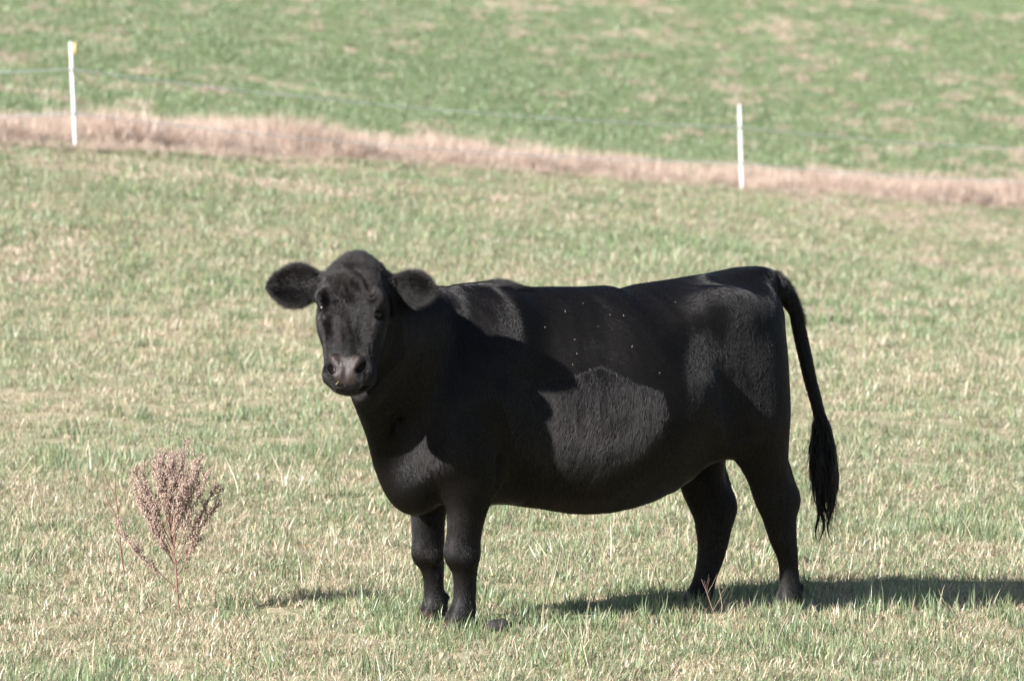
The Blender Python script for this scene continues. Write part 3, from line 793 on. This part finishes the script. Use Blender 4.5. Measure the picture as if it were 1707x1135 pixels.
def grow(n, seed):
    r = np.random.default_rng(seed)
    fc = BV[BQ].mean(1)
    s_, t_, n_ = head_co(fc)
    headf = (s_ > -.06) & (s_ < .6) & (np.abs(t_) < .36) & (n_ > -.30)
    wgt = farea * np.where(headf, 3.2, 1.0) * (fc[:, 2] > .06) * (1 - pad_mask(fc))
    wgt = wgt * np.where((fc[:, 1] < -.05) & (fc[:, 2] > .5) & (fc[:, 0] < .8), .35, 1)      # far side is thinner
    for e_ in (1, -1):
        wgt = wgt * sst(.022, .030, np.linalg.norm(fc - hp(.217 + .012 * e_, e_ * .106, .002), axis=1))
    cdf = np.cumsum(wgt); cdf /= cdf[-1]
    fi = np.minimum(np.searchsorted(cdf, r.random(n)), len(BQ) - 1)
    a_, b_ = r.random((2, n)); q_ = BQ[fi]
    W4 = np.stack([(1 - a_) * (1 - b_), a_ * (1 - b_), a_ * b_, (1 - a_) * b_], 1)
    root = np.einsum('nk,nkc->nc', W4, BV[q_]); nor = np.einsum('nk,nkc->nc', W4, VN[q_]); nor /= np.linalg.norm(nor, axis=1)[:, None]
    x_, y_, z_ = root.T
    flow = np.tile(np.array([-.80, 0, -.45]), (n, 1))
    top = sst(1.02, 1.32, z_)[:, None]; flow = flow * (1 - top) + np.array([-1, 0, -.05]) * top
    leg = (sst(.62, .48, z_) if False else 1 - sst(.46, .60, z_))[:, None] * ((np.abs(x_) > .42) | (x_ > .6))[:, None]
    flow = flow * (1 - leg) + np.array([-.08, 0, -1.]) * leg
    nk = (sst(.62, .80, x_))[:, None] * (1 - leg); flow = flow * (1 - nk) + np.array([-.55, -.1, -.75]) * nk
    thigh = (sst(-.30, -.42, x_) if False else 1 - sst(-.50, -.12, x_))[:, None] * (1 - leg); flow = flow * (1 - thigh) + np.array([.10, 0, -1.]) * thigh
    length = np.full(n, .014); lift = np.full(n, .17); rnd = np.full(n, .05)
    # fluffy lower ribs, front of the shoulder
    cl = fbm(x_ * 14 + 3, z_ * 14, 3)
    near_side = y_ > .02
    wdt = .010 + .08 * (1 - sst(.62, .90, z_))
    rib = sst(-wdt, wdt, poly_sd(x_ + .02 * (cl - .5), z_ + .02 * (cl - .5), RIB)) * near_side
    sho = sst(-.05, .03, poly_sd(x_, z_, SHO)) * near_side
    length += .006 * rib + .003 * sho; lift += .10 * rib + .08 * sho; rnd += .0 * rib + .0 * sho
    flow = flow * (1 - sho[:, None]) + np.array([-.18, 0, -.9]) * sho[:, None]
    flow = flow * (1 - rib[:, None]) + np.array([.26, 0, -1.]) * rib[:, None]
    # glossy patches over hip, flank and thigh, where the hair turns straight down
    gl = .9 * sst(.32, .72, fbm(x_ * 4.2 + 7, z_ * 3.1 + 2, 2)) * (1 - sst(-.22, -.05, x_)) * sst(.70, .85, z_) * (1 - sst(1.16, 1.27, z_)) * near_side
    flow = flow * (1 - gl[:, None]) + np.array([.27, 0, -1.]) * gl[:, None]; lift += .08 * gl
    # belly fringe
    bel = (1 - sst(-.9, -.6, nor[:, 2])) * (z_ > .36) ; length += .010 * bel
    # withers crest
    cr = np.exp(-((x_ - .47) / .07) ** 2) * sst(1.27, 1.295, z_) * (np.abs(y_) < .08); length += .014 * cr; lift += .9 * cr; rnd += .3 * cr
    # chest curls
    ch = np.exp(-((x_ - .84) / .08) ** 2 - ((z_ - .68) / .09) ** 2); length += .018 * ch; rnd += .25 * ch; lift += .2 * ch
    # tail: fringe on its upper side
    tl = (x_ < -.70) & (np.abs(y_) < .06) & (z_ > .6)
    flow[tl] = np.array([-.22, 0, -.95]); length[tl] = .018; lift[tl] = .22
    crest = tl & (nor[:, 0] < -.2) & (z_ > 1.12); length[crest] = .026; lift[crest] = .8; rnd[crest] = .3
    # head
    hs_, ht_, hn_ = head_co(root)
    hm = (hs_ > -.05) & (hs_ < .58) & (np.abs(ht_) < .155) & (hn_ > -.25) & (hs_ > -.05)
    up_ = np.clip((.215 - hs_) / .10, -1, 1)
    hf_ = -np.outer(up_, HN) * 1.0 + np.outer(np.sign(ht_) * np.clip(np.abs(ht_) / .06, 0, 1) * (1.1 - np.abs(up_) * .7), HL) - .25 * HF
    flow[hm] = hf_[hm]; length[hm] = .011; lift[hm] = .42; rnd[hm] = .22
    fore = hm & (hs_ < .20) & (np.abs(ht_) < .10) & (hn_ > -.03); length[fore] = .016; lift[fore] = .5; rnd[fore] = .3
    poll = hm & (hs_ < .055); length[poll] = .024; lift[poll] = .5; rnd[poll] = .4
    nose = hm & (hs_ > .33); length[nose] = .007; lift[nose] = .40
    # ears
    for base, ax_, upv, fr, sz in (E_R, E_L):
        d_ = root - base; ea = d_ @ ax_; eu = d_ @ upv; ef = d_ @ fr
        em = (ea > .015) & (ea < .23) & (np.abs(eu) < .10) & (np.abs(ef) < .06)
        rimw = np.clip(np.abs(eu) / .07, 0, 1)
        fl = ax_[None] * .8 + np.outer(np.sign(eu) * rimw, upv) * .9 + np.outer(np.where(ef > 0, .25, -.05), fr)
        flow[em] = fl[em]; length[em] = (.014 + .016 * rimw)[em]; lift[em] = .6; rnd[em] = .38
    # project on the surface, add lift, coherent swirl and noise
    flow = flow - nor * np.sum(flow * nor, 1)[:, None]
    flow /= np.linalg.norm(flow, axis=1)[:, None] + 1e-6
    sw = (fbm(x_ * 9 + y_ * 5, z_ * 9 - y_ * 3, 3) - .5) * .6 + (fbm(x_ * 70 + y_ * 37, z_ * 15 - y_ * 9, 2) - .5) * .42 * (1 + 7 * (fore | poll) + 6.5 * (hm & ~fore & ~poll))
    bi = np.cross(nor, flow)
    flow = flow * np.cos(sw)[:, None] + bi * np.sin(sw)[:, None]
    lift = lift * (.8 + .4 * fbm(x_ * 34 + y_ * 11, z_ * 8 + y_ * 5, 2))
    dr = flow + lift[:, None] * nor + rnd[:, None] * r.normal(0, 1, (n, 3)); dr /= np.linalg.norm(dr, axis=1)[:, None]
    under = np.sum(dr * nor, 1); dr += nor * np.maximum(0, .06 - under)[:, None]
    length = length * r.uniform(.65, 1.2, n)
    droop = flow * .35
    return root - nor * .001, dr, nor, length, droop
rt, dr, nor, ln, dp_ = grow(720000, 5)
coat = strands('coat', rt, dr, nor, ln, rng.uniform(.00024, .00042, len(rt)), dp_, cow, 4, wave=.12)

# ---- tail switch: wavy locks
r = np.random.default_rng(21)
paths = []
for k_ in range(64):
    a_ = r.random() * 6.283; q_ = math.sqrt(r.random())
    ex, ey = q_ * math.cos(a_), q_ * math.sin(a_)
    z0_ = r.uniform(.62, .82); z1_ = r.choice([r.uniform(.42, .55), r.uniform(.28, .42)], p=[.65, .35])
    n = 16; t_ = np.linspace(0, 1, n)
    z_ = z0_ + (z1_ - z0_) * t_
    ctr = np.interp(z_, [.24, .50, .60, .72, .82], [-.930, -.930, -.926, -.914, -.892])
    spread = np.interp(z_, [.25, .42, .52, .60, .70, .78], [.036, .043, .052, .052, .034, .018])
    wv = .010 * t_ * np.sin(t_ * r.uniform(7, 13) + r.random() * 6)
    pts_ = np.column_stack([ctr + ex * spread + wv, ey * spread * .9 + .007 * t_ * np.sin(t_ * 8 + a_), z_])
    paths.append((pts_, np.interp(t_, [0, .3, .75, 1], [.006, .0085, .006, .0008])))
for ex, zz in ((-.035, .245), (.008, .24), (.028, .25), (-.045, .30), (-.01, .31)):     # the longest wispy ends
    n = 22; t_ = np.linspace(0, 1, n); z_ = .60 + (zz - .60) * t_
    wv = .013 * sst(.35, 1, t_) * np.sin(t_ * 13 + ex * 90)
    pts_ = np.column_stack([-.925 + ex * np.minimum(1, .6 + .6 * t_) + wv, np.full(n, ex * .3) + .006 * np.sin(t_ * 9), z_])
    paths.append((pts_, np.interp(t_, [0, .5, .8, 1], [.008, .008, .0055, .0008])))
vv, ff = tube_mesh(paths, 6)
obj('tail_switch', mesh_np('tail_switch', vv, ff, MAT_HIDE), cow)
n = 3500
pi_ = r.integers(0, len(paths), n); rt_ = np.array([paths[k_][0][r.integers(0, len(paths[k_][0]) - 3)] for k_ in pi_]) + r.normal(0, .006, (n, 3))
dd_ = np.tile(np.array([0, 0, -1.]), (n, 1)) + r.normal(0, .12, (n, 3)); dd_ /= np.linalg.norm(dd_, axis=1)[:, None]
strands('tail_hair', rt_, dd_, np.tile(np.array([1., 0, 0]), (n, 1)), r.uniform(.05, .11, n), .0006, r.normal(0, .25, (n, 3)), cow, 6, wave=.2, seed=3)

# bits of straw caught on the coat and at the mouth
MAT_STRAW = mat_plain('straw', (.24, .19, .12), .7, .2, 80)
near_v = np.where((BV[:, 1] > .12) & (BV[:, 2] > .95) & (BV[:, 0] < .5) & (BV[:, 0] > -.6) & (VN[:, 1] > .2))[0]
sel = list(r.choice(near_v[(BV[near_v, 0] > .05) & (BV[near_v, 0] < .42)], 9)) + list(r.choice(near_v, 4))
for vi in sel:
    L_ = r.uniform(.004, .011); d_ = np.cross(VN[vi], r.normal(0, 1, 3)); d_ /= np.linalg.norm(d_)
    c_ = BV[vi] + VN[vi] * .010
    vv, ff = tube_mesh([(np.array([c_ - d_ * L_ / 2, c_ + VN[vi] * .002, c_ + d_ * L_ / 2]), np.array([.0006, .0009, .0005]))], 4)
    obj('straw_fleck', mesh_np('straw_fleck', vv, ff, MAT_STRAW), cow)
vv, ff = tube_mesh([(np.array([hp(.500, -.045, -.025), hp(.504, -.033, -.005), hp(.498, -.022, .012)]), np.array([.002, .0025, .0015]))], 5)
obj('straw_fleck', mesh_np('straw_fleck', vv, ff, MAT_STRAW), cow)

# ------------------------------------------------------------------ dead weeds
MAT_STEM = mat_plain('red_brown_stem', (.17, .085, .068), .7, .3, 60)
MAT_SEED = mat_plain('dry_seed', (.33, .245, .20), .8, .35, 90)
MAT_TWIG = mat_plain('grey_twig', (.22, .15, .11), .8, .3, 60)
def rodrig(v_, ax_, an):
    ax_ = nrm(ax_); return v_ * math.cos(an) + np.cross(ax_, v_) * math.sin(an) + ax_ * (ax_ @ v_) * (1 - math.cos(an))
def wander(p0, d0, L_, n, r, up=.0, jit=.06):
    pts = [np.array(p0, float)]; d_ = nrm(d0)
    for k_ in range(n):
        d_ = nrm(d_ + np.array([0, 0, up]) + r.normal(0, jit, 3)); pts.append(pts[-1] + d_ * L_ / n)
    return np.array(pts)
def weed(xy, height, lean, branches, label, seedy, seed, mat=MAT_STEM, stem_r=.0045):
    r = np.random.default_rng(seed)
    base = np.array([xy[0], xy[1], float(hz(*xy))])
    root = empty('dead_weed', tuple(base)); tag(root, label, 'weed', 'dead weeds standing in the pasture')
    stem = wander((0, 0, -.02), (lean[0], lean[1], 1), height * 1.02, 14, r, .0, .035)
    vv, ff = tube_mesh([(stem, np.linspace(stem_r, stem_r * .35, len(stem)))], 6)
    obj('stem', mesh_np('stem', vv, ff, mat), root)
    seeds = []
    for (h0, L_, az, out) in branches:
        i_ = h0 * (len(stem) - 1); k_ = min(int(i_), len(stem) - 2); p0 = stem[k_] + (stem[k_ + 1] - stem[k_]) * (i_ - k_)
        d0 = np.array([math.cos(az) * out, math.sin(az) * out, 1.])
        br = wander(p0, d0, L_, 9, r, .045, .06)
        pth = [(br, np.linspace(stem_r * .55, stem_r * .2, len(br)))]
        for q_ in range(int(L_ * 74) if seedy else 2):
            t_ = r.uniform(.22, .97); i2 = t_ * 9; kk = min(int(i2), 8); pp = br[kk] + (br[kk + 1] - br[kk]) * (i2 - kk)
            a2 = r.random() * 6.283; d2 = nrm(br[kk + 1] - br[kk]) + .75 * np.array([math.cos(a2), math.sin(a2), .1])
            tw = wander(pp, d2, r.uniform(.035, .10) * (1.15 - .5 * t_), 5, r, .1, .10)
            pth.append((tw, np.linspace(stem_r * .26, stem_r * .14, len(tw))))
            if seedy:
                for s_ in range(20):
                    u_ = r.random(); ii = u_ * 5; k3 = min(int(ii), 4)
                    seeds.append(tw[k3] + (tw[k3 + 1] - tw[k3]) * (ii - k3) + r.normal(0, .0045, 3))
        if seedy:
            for s_ in range(int(60 * L_ / .3)):
                u_ = r.uniform(.5, 1); ii = u_ * 9; k3 = min(int(ii), 8)
                seeds.append(br[k3] + (br[k3 + 1] - br[k3]) * (ii - k3) + r.normal(0, .005, 3))
        vv, ff = tube_mesh(pth, 4)
        obj('branch', mesh_np('branch', vv, ff, mat), root)
    if seeds:
        S_ = np.array(seeds); n = len(S_)
        oct_ = np.array([(1, 0, 0), (-1, 0, 0), (0, 1, 0), (0, -1, 0), (0, 0, 1.3), (0, 0, -1.3)], float)
        fo_ = np.array([(0, 2, 4), (2, 1, 4), (1, 3, 4), (3, 0, 4), (2, 0, 5), (1, 2, 5), (3, 1, 5), (0, 3, 5)])
        sz = r.uniform(.0013, .0034, n)[:, None, None] * r.uniform(.6, 1.4, (n, 6, 1))
        vv = (S_[:, None] + oct_[None] * sz).reshape(-1, 3); ff = (np.arange(n)[:, None, None] * 6 + fo_[None]).reshape(-1, 3)
        tag(obj('seed_heads', mesh_np('seed_heads', vv, ff, MAT_SEED, False), root), kind='stuff')
    return root
rb = np.random.default_rng(4)
extra = [(rb.uniform(.2, .6), rb.uniform(.24, .38), rb.random() * 6.283, rb.uniform(.4, .85)) for _ in range(9)]
br = [(.20, .36, 3.3, .85), (.28, .18, .2, .75), (.34, .38, 2.9, .70), (.36, .36, .15, .68), (.40, .38, 3.5, .50), (.43, .36, 5.9, .52), (.46, .32, 1.2, .55), (.48, .34, 2.6, .45), (.52, .30, .5, .50),
      (.56, .30, 4.4, .40), (.60, .28, 3.1, .32), (.62, .26, 6.0, .35), (.66, .24, 1.8, .3), (.70, .22, 4.0, .3), (.74, .20, .9, .3), (.78, .18, 5.3, .28)] + extra
weed((-1.298, .003), .60, (-.06, .0), br, 'bushy dead weed with pinkish seed heads on a red stem', True, 5)
weed((-1.594, 1.107), .46, (-.05, 0), [(.55, .20, 3.0, .45), (.62, .16, .3, .35), (.70, .20, 2.7, .5), (.50, .10, .0, .7)], 'thin bare reddish weed stalk behind the bushy dead weed', False, 8)
weed((.80, -.04), .17, (-.35, 0), [(.25, .10, .1, .7), (.5, .08, 3.0, .5), (.65, .07, .5, .6)], 'small forked reddish twig standing at the cow\'s hind hoof', False, 9, MAT_TWIG, .0022)
weed((.995, 1.50), .26, (.12, 0), [(.6, .06, .3, .4)], 'single thin reddish stalk seen between the cow\'s hind legs', False, 12, MAT_TWIG, .0018)

# dark clod by the front hoof
r = np.random.default_rng(2)
u_, v_ = np.meshgrid(np.linspace(0, np.pi, 16), np.arange(26) * 2 * np.pi / 26, indexing='ij')
dirs = np.stack([np.sin(u_) * np.cos(v_), np.sin(u_) * np.sin(v_), np.cos(u_)], -1).reshape(-1, 3)
rad = .7 + .6 * fbm(dirs[:, 0] * 2.2 + 5, dirs[:, 1] * 2.2 + dirs[:, 2] * 1.7, 3)
i_, j_ = np.meshgrid(np.arange(15), np.arange(26), indexing='ij')
ff = np.stack([i_ * 26 + j_, (i_ + 1) * 26 + j_, (i_ + 1) * 26 + (j_ + 1) % 26, i_ * 26 + (j_ + 1) % 26], -1).reshape(-1, 4)
o = obj('dung_clod', mesh_np('dung_clod', dirs * (rad * (1 + .5 * (fbm(dirs[:, 0] * 7, dirs[:, 1] * 7 + dirs[:, 2] * 5, 2) - .5)))[:, None] * np.array([.055, .06, .034]), ff, mat_plain('dark_dung', (.009, .007, .006), .85, .4, 60)))
o.location = (-.049, -.50, float(hz(-.049, -.5)) + .018)
tag(o, 'small dark clod of dung lying in the grass by the front hooves', 'dung')
